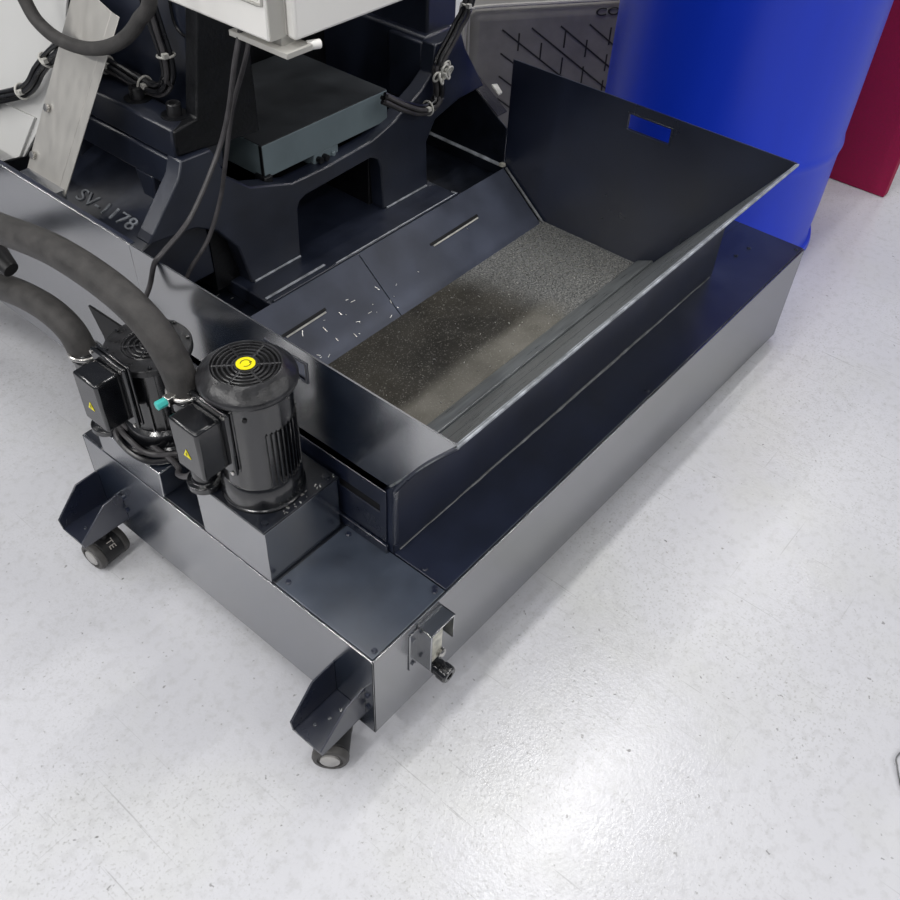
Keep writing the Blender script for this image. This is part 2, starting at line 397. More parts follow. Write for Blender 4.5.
# rolled steel edges on top of the panels
# sloping front wall with lip
def W(y): return ZF+(ZL-ZF)*(FY-y)/FY
fw = MB().hexa([(TX, FY, ZF), (XE, FY, ZF), (XE, FY-.004, ZF-.002), (TX, FY-.004, ZF-.002)], [(TX, 0, ZL), (XE, 0, ZL), (XE, -.003, ZL-.001), (TX, -.003, ZL-.001)])
fw.build('front_wall', 'trayrim', tray, .0006)
MB().hexa([(TX, .006, ZL-.009), (XE, .006, ZL-.009), (XE, -.004, ZL-.004), (TX, -.004, ZL-.004)],
          [(TX, .003, ZL-.002), (XE+.002, .003, ZL-.002), (XE+.002, -.004, ZL+.001), (TX, -.004, ZL+.001)]).build('lip', 'worn', tray, .0015)
# sloping curb between the floor and the front wall, worn bare
MB().hexa([(TX+.003, FY+.028, ZF+.001), (XE, FY+.028, ZF+.001), (XE, FY-.02, ZF+.001), (TX+.003, FY-.02, ZF+.001)],
          [(TX+.003, FY+.020, ZF+.010), (XE, FY+.020, ZF+.010), (XE, FY-.012, ZF+.024), (TX+.003, FY-.012, ZF+.024)]).build('front_curb', 'trayrim', tray, .002)
MB().box(TX+.002, XE+.002, FY-.01, TYB+.012, ZF-.004, ZF).build('tray_floor', 'tray', tray)
# underside skin between front wall and housing, at the left the rounded corner
MB().tube(spline([(TX+.004, TY, ZT+.02), (TX+.004, TY, .36), (TX+.004, TY-.004, ZC), (TX+.004, .05, W(.05)), (TX+.004, .002, ZL-.006)], 6), .0045, 10).build('corner_roll', 'navy_satin', tray)
# sloping chute panels
CH = lambda x, y: (x, y, ZF+(.294-ZF)*(y-TYB)/(.602-TYB))
nrm = Vector((0, -(.294-ZF), .602-TYB)).normalized()
for x0, x1, slots in ((TX+.003, .6055, (.372, .470)), (.6075, XE-.012, (.772, .915))):
    ch = MB().sheet([CH(x0, .490), CH(x1, .490), CH(x1, .606), CH(x0, .606)], -nrm*.003).build('chute_panel', 'chute', tray, .0008)
    s0, s1 = slots
    MB().sheet([CH(s0, .5555), CH(s1, .5565), CH(s1, .5590), CH(s0, .5580)], nrm*.0025).build('slot_lip', 'tie', ch, .0006)
    MB().sheet([CH(s0-.006, .5585), CH(s1+.004, .5595), CH(s1+.004, .5640), CH(s0-.006, .5630)], nrm*.0008).build('slot_shadow', 'dark', ch)  # dark strip paints the shadow beside the raised slot lip
MB().tube([Vector(CH(XE-.006, .492))+nrm*.002, Vector(CH(XE-.006, .604))+nrm*.001], .0030, 8).build('seam_weld', 'weld', tray)
MB().lathe([(.008, 0), (.007, .004), (0, .006)], (XE-.008, .612, .300), 12).build('plug_bolt', 'film', tray)

# ------------------------------------------------------------------ coolant pumps
def fins(b, c, r, z0, z1, groups, h=.0045):
    for a0, a1, n in groups:
        for i in range(n):
            a = math.radians(a0+(a1-a0)*i/(n-1)); d = Vector((math.cos(a), math.sin(a), 0)); s = Vector((-d.y, d.x, 0))*.0014
            p = Vector(c)+d*(r-.001); q = Vector(c)+d*(r+h)
            b.hexa([p-s+Vector((0, 0, z0)), p+s+Vector((0, 0, z0)), q+s*.7+Vector((0, 0, z0)), q-s*.7+Vector((0, 0, z0))],
                   [p-s+Vector((0, 0, z1)), p+s+Vector((0, 0, z1)), q+s*.7+Vector((0, 0, z1)), q-s*.7+Vector((0, 0, z1))])
def terminal_box(parent, cx, cy, z0, z1, w, depth):
    """box facing -X, wiring lid plate behind, warning sticker in front"""
    x0 = cx; x1 = cx+depth
    tb = MB().box(x0, x1, cy-w/2, cy+w/2, z0, z1).build('terminal_box', 'black', parent, .004, 3)
    MB().box(x1-.002, x1+.005, cy-w/2-.011, cy+w/2+.011, z0-.012, z1+.012).build('terminal_plate', 'black', tb, .003, 2)
    MB().box(x1+.006, x1+.011, cy-w/2-.010, cy+w/2+.010, z0-.011, z1+.011).build('gasket_plate', 'black', tb, .002, 2)
    for y in (cy-w/2-.006, cy+w/2+.006):
        for z in (z0-.007, z1+.007):
            MB().lathe([(.0028, 0), (.0028, .002), (0, .0025)], (x1-.002, y, z), 10, (-1, 0, 0)).build('screw', 'steel', tb)
    zc = (z0+z1)/2-.006; s = .0075
    st = MB().sheet([(x0-.0002, cy+s*.9, zc-s*.75), (x0-.0002, cy-s*.9, zc-s*.75), (x0-.0002, cy, zc+s)], (-.0005, 0, 0)).build('warning_sticker', 'yellow', tb)
    q = lambda y, z: (x0-.0008, cy-y*s, zc+z*s)
    MB().sheet([q(.12, .55), q(-.22, -.08), q(.0, -.08), q(-.12, -.6), q(.25, .08), q(.04, .08)], (-.0003, 0, 0)).build('lightning_mark', 'ink', st)
    return tb
def outlet(parent, x, y, z0, z1):
    MB().lathe([(.024, 0), (.024, .010), (.0165, .012), (.0165, z1-z0-.03), (.019, z1-z0-.028), (.019, z1-z0-.012), (.016, z1-z0-.01), (.016, z1-z0)], (x, y, z0), 24).build('outlet_pipe', 'black', parent, .001)

# front pump (near the corner)
def pump_front():
    p = thing('coolant_pump', 'black coolant pump motor with round yellow sticker on its fan cover', 'pump', (.067, .26, ZT), 'pumps on the coolant tank')
    zt = .350
    MB().box(0, .1345, .190, .331, ZT+.0005, zt-.004).build('pump_base', 'navy', p, .0015)
    MB().box(-.001, .1355, .189, .332, zt-.004, zt).build('base_plate', 'navy_dirty', p, .001)
    for x, y in ((.012, .20), (.123, .20), (.123, .32)):
        MB().lathe([(.005, 0), (.005, .004), (0, .0045)], (x, y, zt), 6).build('bolt', 'navy_dirty', p)
    c = (.060, .2555, 0)
    MB().lathe([(.057, zt), (.057, zt+.004), (.0550, zt+.006), (.0550, zt+.022), (.0535, zt+.034), (.0505, zt+.040)], c, 48).build('flange', 'black', p, .0006)
    zt = .345
    b = MB(); b.lathe([(.050, zt+.036), (.050, zt+.192)], c, 64)
    fins(b, c, .050, zt+.050, zt+.142, [(-113, -30, 12), (25, 80, 9), (100, 150, 8)])
    b.lathe([(.0525, zt+.142), (.0525, zt+.193)], c, 64)
    pn = [(a, .0535) for a in (-160, -150, -140, -130, -120)]
    ring = [Vector(c)+Vector((r*math.cos(math.radians(a)), r*math.sin(math.radians(a)), zt+.048)) for a, r in pn+[(-120, .045), (-160, .045)]]
    b.hexa(ring, [p+Vector((0, 0, .145)) for p in ring])
    b.build('motor_housing', 'black', p)
    an = math.radians(-138); dn = Vector((math.cos(an), math.sin(an), 0))
    MB().lathe([(.003, 0), (.003, .002), (0, .002)], Vector(c)+dn*.0533+Vector((0, 0, zt+.172)), 10, dn).build('panel_hole', 'dark', p)  # dark disc stands in for the shade of a hole
    fc = MB().lathe([(.054, zt+.190), (.0605, zt+.192), (.0618, zt+.195), (.0618, zt+.199), (.0605, zt+.202), (.0450, zt+.2155), (.0430, zt+.2165), (.0420, zt+.2145), (.0415, zt+.209), (0, zt+.209)], c, 64).build('fan_cover', 'black_dusty', p, .0005)
    z = zt+.2145
    gr = MB()
    for R in (.0165, .0225, .0285, .0345, .0400): gr.torus((c[0], c[1], z-.001), R, .0014, 48, 6)
    for k in range(6):
        a = k*PI/3+.3; d = Vector((math.cos(a), math.sin(a), 0)); gr.tube([Vector((c[0], c[1], z-.001))+d*.010, Vector((c[0], c[1], z-.001))+d*.042], .0018, 6)
    gr.build('fan_grille', 'black_dusty', fc)
    MB().lathe([(.0405, zt+.2092), (0, zt+.2094)], c, 32, cap=False).build('grille_gap', 'dark', fc)
    MB().lathe([(.0145, z-.004), (.0145, z+.0005), (0, z+.001)], c, 32).build('grille_boss', 'black_dusty', fc)
    st = MB().lathe([(.0118, z+.001), (.0118, z+.0016), (0, z+.0017)], c, 32).build('rotation_sticker', 'yellow', fc)
    ar = MB(); ar.torus((c[0], c[1], z+.0018), .0062, .0006, 24, 6, a0=.5, a1=5.6)
    e = Vector((c[0]+.0062*math.cos(5.6), c[1]+.0062*math.sin(5.6), z+.0017))
    ar.sheet([e+Vector((.0022, .0002, 0)), e+Vector((-.0018, .0012, 0)), e+Vector((.0014, .0034, 0))], (0, 0, .0005)); ar.build('arrow_mark', 'sticker_dark', st)
    terminal_box(p, -.036, .268, .436, .517, .052, .040)
    outlet(p, .008, .314, .350, .520)
    k = MB(); k.torus((.008, .314, .519), .0215, .003, 28, 8); k.box(-.022, -.008, .307, .319, .513, .525)
    hc = k.build('hose_clamp', 'steel', p, .001)
    MB().lathe([(.0062, 0), (.0062, .014), (0, .014)], (-.021, .313, .519), 6, (-1, .1, 0)).build('clamp_tab', 'teal', hc, .001)
    tr = MB(); tr.tube([(.119, .256, zt), (.119, .256, zt+.18), (.114, .255, zt+.186)], .002, 8); tr.build('tie_rod', 'black', p)
    return p
pump_front()
def pump_rear():
    p = thing('coolant_pump', 'black coolant pump motor with flat dirty top, behind the two hoses', 'pump', (.067, .5, ZT), 'pumps on the coolant tank')
    zt = .297
    MB().hexa([(0, .424, ZT+.0005), (.130, .424, ZT+.0005), (.130, .573, ZT+.0005), (0, .573, ZT+.0005)],
              [(0, .420, zt), (.130, .420, zt), (.130, .575, zt), (0, .575, zt)]).build('pump_base', 'navy', p, .0015)
    c = (.072, .492, 0)
    MB().lathe([(.0625, zt), (.0625, zt+.005), (.058, zt+.010), (.056, zt+.030), (.0505, zt+.036)], c, 48).build('flange', 'black', p, .0006)
    b = MB(); b.lathe([(.0495, zt+.034), (.0495, zt+.152)], c, 64)
    fins(b, c, .0495, zt+.040, zt+.148, [(-75, -20, 5), (20, 80, 6), (100, 150, 6), (-140, -105, 3)], .0055)
    b.build('motor_housing', 'black', p)
    fc = MB().lathe([(.058, zt+.146), (.0615, zt+.148), (.0615, zt+.156), (.060, zt+.158), (.036, zt+.158), (.034, zt+.1555), (0, zt+.1555)], c, 64).build('fan_cover', 'black_dusty', p, .0005)
    g2 = MB()
    for R in (.010, .018, .026, .0335): g2.torus((c[0], c[1], zt+.157), R, .0018, 40, 6)
    for k in range(5):
        a = k*2*PI/5; d = Vector((math.cos(a), math.sin(a), 0)); g2.tube([Vector((c[0], c[1], zt+.157))+d*.004, Vector((c[0], c[1], zt+.157))+d*.034], .002, 6)
    g2.build('fan_grille', 'black_dusty', fc)
    for k in range(8):
        a = k*PI/4+.2; MB().lathe([(.003, 0), (.003, .003), (0, .0035)], (c[0]+.055*math.cos(a), c[1]+.055*math.sin(a), zt+.158), 8).build('cover_bolt', 'black', fc)
    terminal_box(p, -.037, .482, .382, .465, .052, .040)
    outlet(p, .012, .556, zt, .445)
    MB().torus((.012, .556, .443), .0215, .0028, 28, 8).build('hose_clamp', 'steel', p)
    return p
pump_rear()
# motor lead wound round the rear pump and looped to the front terminal box
pts = []
for i in range(64):
    a = -PI*.15-i/63*2*PI*1.55; r = .071+.006*math.sin(i*.4); pts.append((.066+r*math.cos(a)*.88, .492+r*math.sin(a), .302+.007*(i//42)+.002*math.sin(i)))
pts += [(.025, .415, .307), (.010, .385, .315), (.006, .358, .332), (.007, .335, .355), (.012, .318, .3555), (.016, .296, .3555)]
tag(MB().tube(spline(pts, 3), .0042, 8).build('motor_lead', 'cable', None), 'dark grey motor lead coiled round the rear pump foot and looping to the front pump', 'cable')
pts = [(.06, .565, .3015), (.02, .545, .302), (-.001, .50, .3025), (.004, .445, .303), (.045, .418, .304), (.10, .424, .303)]
tag(MB().tube(spline(pts, 8), .0045, 8).build('motor_lead', 'cable_black', None), 'black lead lying along the top edge of the rear pump base', 'cable')

# hoses
hA = [(.03, 1.75, .12), (.02, 1.40, .30), (.008, 1.05, .470), (.008, .86, .548), (.008, .688, .586), (.008, .545, .614), (.008, .430, .614), (.008, .362, .594), (.008, .328, .557), (.008, .314, .512)]
tag(MB().tube(spline(hA, 10), .0205, 20).build('coolant_hose', 'hose', None), 'thick grey-black hose arching to the front pump with the yellow sticker', 'hose', 'coolant hoses')
hB = [(.03, 1.70, .03), (.02, 1.35, .17), (.012, 1.05, .330), (.012, .90, .395), (.012, .765, .452), (.012, .650, .478), (.012, .583, .470), (.012, .558, .432)]
tag(MB().tube(spline(hB, 10), .0200, 20).build('coolant_hose', 'hose', None), 'lower thick grey-black hose bending down to the rear pump', 'hose', 'coolant hoses')
tag(MB().tube([(.008, .80, .500), (.010, .735, .520), (.012, .705, .508)], [.014, .020, .012], 12).build('hose_clip', 'black_matt', None), 'black rubber clip between the two hoses at the left edge', 'clip')

# ------------------------------------------------------------------ chip pan of the machine
pan = thing('chip_pan', 'navy sheet metal pan wall running along the machine bed behind the pumps', 'machine pan', (.6, 1.1, .16))
MB().box(TX, TX+.003, .6132, 1.9, .16, ZL).build('side_wall', 'navy', pan, .0008)
MB().box(TX+.003, TX+.010, .6135, 1.9, ZL-.002, ZL).build('wall_flange', 'navy_dull', pan, .0006)
MB().sheet([(1.0735, .615, .262), (1.0735, 1.5, .262), (1.0735, 1.5, .425), (1.0735, .735, .455), (1.0735, .615, .380)], (.003, 0, 0)).build('side_wall', 'navy_dirty', pan, .0006)
MB().sheet([(1.0735, .640, .398), (1.0735, .735, .458), (1.106, .735, .458), (1.106, .640, .398)], (0, 0, .002)).build('wall_flange', 'cast_oily', pan, .0006)
MB().sheet([(1.069, .625, .292), (1.069, 1.4, .305), (1.0735, 1.4, .309), (1.0735, .625, .296)], (0, 0, .002)).build('floor_seam', 'worn', pan)
MB().box(TX+.001, 1.073, .612, 1.9, .262, .268).build('pan_floor', 'navy_dirty', pan)
MB().sheet([(.115, .722, .382), (.115, .700, .333), (.115, .69, .262), (.115, .632, .262), (.115, .633, .384)], (.004, 0, 0)).build('gusset', 'dark', pan)
MB().box(.25, 1.0, .70, 1.85, 0, .262).build('support_block', 'cast', pan)
tag(MB().sheet([(1.078, .646, .4405), (1.090, .646, .4405), (1.094, .664, .452), (1.080, .668, .454)], (.001, 0, .003)).build('paper_scrap', 'tie', None),
    'small white scrap on the pan edge beside the tall right tray panel', 'scrap')

# ------------------------------------------------------------------ machine bed casting
bed = thing('machine_bed', 'navy cast iron machine bed with arched openings behind the chip tray', 'machine bed', (.65, 1.0, .27))
YF = .678
prof = [(.407, .297), (.388, .380), (.350, .430), (.309, .454), (.218, .464), (.294, .548), (.304, .574), (.362, .572), (.386, .515), (.43, .479),
        (.523, .449), (.605, .448), (.729, .455), (.791, .472), (.868, .508), (.900, .530), (.905, .583), (.985, .583), (1.0, .55), (1.068, .455), (.985, .452),
        (.912, .434), (.886, .396), (.892, .297), (.757, .297), (.750, .392), (.742, .412), (.722, .422), (.55, .414), (.536, .408), (.530, .395), (.527, .297)]
MB().prism_y(prof, YF, YF+.034).build('front_web', 'cast', bed, .003)
MB().box(.385, .908, .604, .90, .268, .297).build('ledge', 'cast', bed, .003)
MB().box(.392, .906, .605, .611, .297, .3015).build('ledge_rib', 'cast', bed, .0015)
MB().sheet([(.3885, .620, .2975), (.535, .620, .2975), (.535, .625, .2975), (.3885, .625, .2975)], (0, 0, .003)).build('ledge_bar', 'worn', bed, .001)
MB().tube([(.9035, .622, .299), (.9035, .608, .3005), (.70, .608, .3015), (.55, .608, .3015)], .0016, 6).build('worn_edge', 'worn', bed)
MB().tube([(.412, YF-.002, .299), (.524, YF-.002, .299)], .0022, 6).build('worn_edge', 'worn', bed)
MB().tube([(.764, YF-.002, .299), (.886, YF-.002, .299)], .0022, 6).build('worn_edge', 'worn', bed)
core = MB().box(.40, .895, .86, 1.45, .268, .44); core.box(.40, .535, .712, .87, .268, .44); core.box(.75, .895, .712, .87, .268, .44)
core.box(.40, .895, .712, 1.45, .425, .440); core.build('saddle_core', 'cast_oily', bed, .002)
# left side: shoulder slab with two bolts, web with openings, flared lettered foot
sl = MB(); sl.hexa([(.304, .690, .570), (.352, .706, .570), (.376, 1.45, .570), (.304, 1.45, .570)], [(.304, .690, .620), (.352, .706, .620), (.376, 1.45, .620), (.304, 1.45, .620)])
sl.build('shoulder_pad', 'cast', bed, .004)
sl = MB(); sl.box(.304, .41, .712, 1.45, .512, .5655)
for y in (.775, .985): sl.hexa([(.306, y, .462), (.345, y, .462), (.345, y+.03, .462), (.306, y+.03, .462)], [(.304, y-.008, .514), (.345, y-.008, .514), (.345, y+.04, .514), (.304, y+.04, .514)])
sl.build('side_web', 'cast', bed, .004)
MB().box(.355, .40, .712, 1.45, .29, .512).build('web_core', 'cast_oily', bed)
foot = MB().hexa([(.185, .712, .33), (.355, .712, .33), (.355, 1.45, .33), (.185, 1.45, .33)], [(.196, .712, .425), (.352, .712, .488), (.352, 1.45, .488), (.196, 1.45, .425)])
foot = foot.build('foot_flange', 'cast', bed, .003)
ud = Vector((.156, 0, .063)).normalized(); nd = Vector((0, -1, 0)).cross(ud).normalized()
text_mesh('SV-1178', 'cast_lettering', .036, .0012, 'worn', frame(Vector((.250, .838, .4470))+nd*.0012, (0, -1, 0), ud) @ Matrix.Diagonal((1.28, .95, 1, 1)), bed)
for y in (.812, .725):
    MB().lathe([(.022, 0), (.022, .0015), (0, .0015)], (.336 if y > .8 else .340, y, .620), 24).build('bolt_recess', 'cast_oily', bed)
    bo = MB().lathe([(.0115, 0), (.0115, .017), (.010, .019), (.0062, .019), (.006, .010), (0, .010)], (.336 if y > .8 else .340, y, .6212), 24).build('socket_bolt', 'black_dusty', bed)
# columns and cross wall
MB().box(.386, .470, .716, 1.45, .55, 1.10).build('column', 'cast', bed, .006)
MB().prism_y([(.307, .576), (.307, .616), (.352, .622), (.388, .80), (.388, 1.09), (.471, 1.09), (.471, .560), (.40, .566)], .688, .716).build('column_face', 'cast_oily', bed, .003)
MB().hexa([(.470, .80, .56), (.485, .80, .56), (.50, 1.0, .56), (.470, 1.0, .56)], [(.470, .725, .80), (.575, .735, .80), (.575, 1.0, .80), (.470, 1.0, .80)]).build('rib', 'cast', bed, .004)
MB().box(.47, 1.0, .99, 1.06, .44, 1.10).build('cross_wall', 'cast_oily', bed)
MB().box(.932, 1.02, .722, 1.45, .580, 1.10).build('column', 'cast', bed, .005)
MB().box(.915, 1.0, .712, 1.45, .44, .585).build('column_foot', 'cast', bed, .006)
MB().hexa([(.905, .712, .452), (1.062, .712, .452), (1.062, .80, .452), (.905, .80, .452)], [(.905, .712, .578), (.985, .712, .578), (.985, .80, .578), (.905, .80, .578)]).build('shoulder_pad', 'cast', bed, .004)
MB().tube(spline([(.384, .752, .80), (.384, .752, .745), (.384, .738, .727), (.384, .716, .728)], 8), .0025, 8).build('recess_rim', 'cast_oily', bed)
for z in (.9, .75, .66): pass
# grey steel box bolted on the saddle
gb = thing('steel_cover_box', 'blue-grey steel box sitting on the machine bed saddle under the white cabinet', 'cover box', (.635, .8, .465))
MB().box(.479, .792, .699, .960, .466, .5255).build('box_body', 'boxgrey', gb, .0012)
MB().box(.4795, .7915, .6995, .9595, .5255, .527).build('box_lid', 'boxtop', gb, .0006)
MB().box(.4775, .4795, .6985, .705, .466, .5262).build('corner_seam', 'cast_oily', gb)
cb = MB().box(.598, .660, .700, .745, .441, .467); cb.box(.640, .648, .694, .702, .446, .458); cb.build('clamp_block', 'boxgrey', gb, .003)
for x in (.607, .622): MB().lathe([(.006, 0), (.006, .010), (0, .011)], (x, .700, .455), 8, (0, -1, 0)).build('clamp_bolt', 'cast_oily', gb)
MB().box(.474, .492, .692, .72, .441, .472).build('corner_foot', 'cast_oily', gb, .002)

# ------------------------------------------------------------------ white electrical cabinet
cab = thing('electrical_cabinet', 'white electrical cabinet hanging above the machine bed, cables leaving its underside', 'electrical cabinet', (.5, .6, .78))
MB().box(.329, .80, .474, .684, .802, 1.25).build('cabinet_body', 'white', cab, .003)
MB().box(.331, .357, .4725, .4745, .803, 1.25).build('door_gap_strip', 'white_edge', cab)
MB().box(.358, .86, .455, .472, .801, 1.25).build('door', 'white', cab, .004)
MB().hexa([(.338, .452, .784), (.384, .452, .784), (.384, .565, .784), (.338, .565, .784)], [(.338, .452, .792), (.384, .452, .792), (.384, .565, .792), (.338, .565, .792)]).build('bracket_plate', 'white_edge', cab, .001)
MB().box(.350, .375, .474, .56, .791, .803).build('bracket_web', 'white_edge', cab)
MB().lathe([(.0062, 0), (.0062, .018), (.005, .020), (0, .020)], (.382, .462, .788), 16, (.9, -.44, 0)).build('pipe_stub', 'white', cab, .001)
lt = MB(); lt.torus((.3285, .506, .862), .0022, .002, 8, 4)
fr = [(.3283, .482, .846), (.3283, .482, .90), (.3283, .545, .90), (.3283, .545, .846)]
lt = MB(); lt.tube(spline([fr[0], (.3283, .480, .851), fr[1], fr[2], (.3283, .545, .851), (.3283, .540, .846), (.3283, .49, .845)], 5), .0022, 6, True)
lt.build('latch_frame', 'white_edge', cab)
MB().box(.3275, .3295, .487, .540, .850, .895).build('latch_plate', 'white', cab, .001)
MB().lathe([(.0065, 0), (.0065, .002), (.004, .003), (0, .003)], (.3275, .494, .860), 20, (-1, 0, 0)).build('latch_lock', 'white_edge', cab)

# cables from the cabinet
def cable(pts, r, mat, name, label, group=None, n=10):
    return tag(MB().tube(spline(pts, n), r, 10).build(name, mat, None), label, 'cable', group)
cable([(.345, .548, .795), (.332, .552, .755), (.322, .574, .669), (.292, .580, .609), (.229, .570, .552), (.163, .550, .536), (.146, .552, .524), (.135, .558, .490), (.122, .565, .463), (.100, .558, .454), (.075, .545, .450)],
      .0038, 'cable', 'power_cable', 'grey cable from the white cabinet over the pan wall to behind the hoses', 'cabinet cables')
cable([(.352, .536, .795), (.349, .552, .750), (.3535, .600, .664), (.342, .620, .575), (.330, .630, .516), (.302, .640, .452), (.265, .650, .408), (.225, .66, .34), (.205, .67, .275)],
      .0036, 'cable', 'power_cable', 'grey cable from the white cabinet dropping behind the pan wall', 'cabinet cables')
def harness(name, label, pts, r, n, ties, rt, seed, light=0):
    t = thing(name, label, 'cable harness', pts[len(pts)//2]); R = random.Random(seed); P = spline(pts, 8)
    for k in range(n):
        a = 2*PI*k/n; off = []
        for i, p in enumerate(P):
            tg = (P[min(i+1, len(P)-1)]-P[max(i-1, 0)]).normalized(); u = tg.cross(Vector((.3, .2, .93))).normalized() if abs(tg.z) < .9 else tg.cross(Vector((1, 0, 0))).normalized()
            w = tg.cross(u); ph = a+.03*i; off.append(p+(u*math.cos(ph)+w*math.sin(ph))*r*1.15)
        MB().tube(off, r*.62, 8).build('wire', 'cable' if k < light else 'cable_black', t)
    for i in ties:
        i = min(int(i*(len(P)-1)), len(P)-2); tg = (P[i+1]-P[i]).normalized()
        tb = MB(); tb.torus(P[i], r*1.95, .0019, 20, 6, tg)
        u = tg.orthogonal().normalized(); q = P[i]+Vector((-.6, -.7, .25)).normalized()*r*2
        tb.box(q.x-.004, q.x+.004, q.y-.004, q.y+.004, q.z-.003, q.z+.004); tb.build('cable_tie', 'tie', t)
    return t
hr = harness('cable_harness', 'black cable harness tied with white clips down the right column', [(1.0, .68, 1.05), (.99, .665, .85), (.975, .655, .668), (.945, .660, .610), (.905, .662, .565), (.893, .66, .540), (.899, .66, .500), (.884, .66, .480), (.845, .66, .482), (.799, .66, .503), (.755, .672, .53)], .0068, 5, (.235, .76), .004, 3, 2)
cl = MB()
R5 = random.Random(4)
for k in range(10):
    c0 = Vector((.897+R5.uniform(-.018, .014), .652+R5.uniform(-.01, .006), .542+R5.uniform(-.010, .010))); cl.torus(c0, R5.uniform(.006, .011), .0022, 12, 6, (R5.uniform(-1, 1), -1, R5.uniform(-.6, .6)))
cl.build('tie_clump', 'tie', hr)
hl = harness('cable_harness', 'black cable harness curling above the two bolts left of the column', [(.352, .80, 1.05), (.354, .785, .92), (.355, .770, .80), (.358, .760, .740), (.360, .751, .698), (.358, .752, .662), (.352, .775, .640), (.352, .823, .637), (.352, .874, .640), (.350, .923, .642), (.35, .97, .65)], .0068, 5, (.40, .68, .87), .004, 8, 1)
hb = harness('cable_harness', 'black cable bundle in front of the white panel at the left edge', [(.214, 1.135, .548), (.229, 1.05, .580), (.245, .977, .613), (.262, .952, .648), (.279, .914, .685), (.289, .875, .705), (.290, .845, .708)], .0062, 5, (.14, .30, .58), .004, 9)
tag(MB().tube(spline([(.25, .935, .80), (.25, .918, .761), (.25, .897, .736), (.25, .847, .724), (.25, .770, .733), (.25, .695, .762), (.25, .637, .805), (.25, .600, .86), (.25, .66, 1.0), (.33, .78, 1.06)], 10), .0098, 16).build('flexible_hose', 'hose', None),
    'grey flexible conduit hanging in a loop across the silver plate', 'hose')

# sloping steel plate and white panel at the left
pl = thing('guard_plate', 'bent bare metal plate leaning over the pan wall at the left', 'metal plate', (.18, .88, ZL))
def PP(x, y): return (x, y, .506+(x-.18)*2.1)
MB().sheet([PP(.18, .935), PP(.18, .845), PP(.304, .783), PP(.310, .84), PP(.306, .878)], (.0015, 0, -.0007)).build('plate', 'silver', pl, .0006)
MB().sheet([PP(.18, .845), PP(.18, .8265), PP(.303, .764), PP(.304, .783)], (.0015, 0, -.0007)).build('bent_edge', 'silver', pl, .0006)
for q_ in ((.2274, .898, .6117), (.1926, .9181, .5387)):
    MB().lathe([(.0065, 0), (.006, .003), (0, .0042)], q_, 14, (-.9, 0, .43)).build('screw', 'steel', pl)
MB().box(TX+.002, .185, .83, .93, ZL+.001-.03, ZL-.012).build('fixing_lug', 'navy', pl)
wp = thing('enclosure_panel', 'off-white machine enclosure panel behind the cable bundle, top left', 'panel', (.2, 1.2, ZL))
def PW(x, y, d=0): return (x+.050+d, y, .533+(x-.18)*2.1)
MB().sheet([PW(.150, 1.75), PW(.150, 1.06), PW(.164, .998), PW(.24, .90), PW(.268, .938), PW(.322, .95), PW(.322, 1.75)], (.004, 0, -.002)).build('panel_sheet', 'sheet_white', wp, .001)
MB().sheet([PW(.150, 1.75, -.006), PW(.150, 1.064, -.006), PW(.164, 1.002, -.006), PW(.196, .975, -.006), PW(.180, 1.75, -.006)], (.006, 0, -.003)).build('lower_strip', 'sheet_white', wp, .001)

# ------------------------------------------------------------------ surroundings
br_ = thing('plastic_barrel', 'large blue plastic barrel standing on the floor behind the tank', 'barrel', (1.674, .395, 0))
MB().lathe([(.270, 0), (.286, .004), (.292, .018), (.287, .034), (.288, .06), (.290, .12), (.291, .258), (.2935, .271), (.2955, .280), (.2935, .289), (.291, .302), (.2905, .640), (.2920, .650), (.2940, .660), (.2920, .670), (.2905, .680), (.290, .82), (.28, .88), (.262, .91), (.262, .925), (.25, .93), (.245, .905), (0, .905)], (1.674, .395, 0), 96).build('barrel_body', 'blue', br_)
MB().lathe([(.255, 0), (.296, 0), (.299, .010), (.296, .022), (.29, .026), (.255, .026)], (1.674, .395, .0), 96).build('base_chime', 'blue', br_)
tag(MB().box(2.13, 2.165, .052, .80, 0.001, 1.5).build('partition_panel', 'red', None, .003), 'crimson fabric partition panel behind the blue barrel', 'partition')

cr = thing('plastic_case', 'dark grey moulded plastic case with diagonal grid pattern left of the barrel', 'plastic case', (1.75, 1.0, 0))
a = Vector((1.560, 1.113, 0)); u = Vector((1.916-1.587, .862-1.095, 0)).normalized(); nn = Vector((-u.y, u.x, 0))
if nn.dot(Vector((-1, -1, 0))) > 0: nn = -nn
def Q(s, d, z): return a+u*s+nn*d+Vector((0, 0, z))
MB().hexa([Q(0, 0, .002), Q(.60, 0, .002), Q(.60, .12, .002), Q(0, .12, .002)], [Q(0, 0, .374), Q(.60, 0, .374), Q(.60, .12, .374), Q(0, .12, .374)]).build('case_body', 'crate', cr, .035, 5)
rim = MB(); rim.tube(spline([Q(-.004, .006, .20), Q(-.004, .006, .33), Q(.006, .004, .366), Q(.04, .002, .3775), Q(.3, .002, .378), Q(.57, .002, .378)], 8), .005, 8); rim.build('case_rim_highlight', 'white_edge', cr)  # pale tube paints the light caught along the top edge
gv = MB()
def bar(s0, z0, s1, z1, w=.0022):
    d = (Q(s1, 0, z1)-Q(s0, 0, z0)).normalized(); p = d.cross(nn).normalized()*w
    A0, B0 = Q(s0, -.0012, z0), Q(s1, -.0012, z1); gv.sheet([A0-p, B0-p, B0+p, A0+p], nn*.002)
for k in range(-4, 9):
    s0 = .10+.085*k; z0 = .315; s1 = s0+.34; z1 = .06
    if s0 < .10: z0 -= (.10-s0)*.75; s0 = .10
    if z0 > z1: bar(s0, z0, s1, z1)
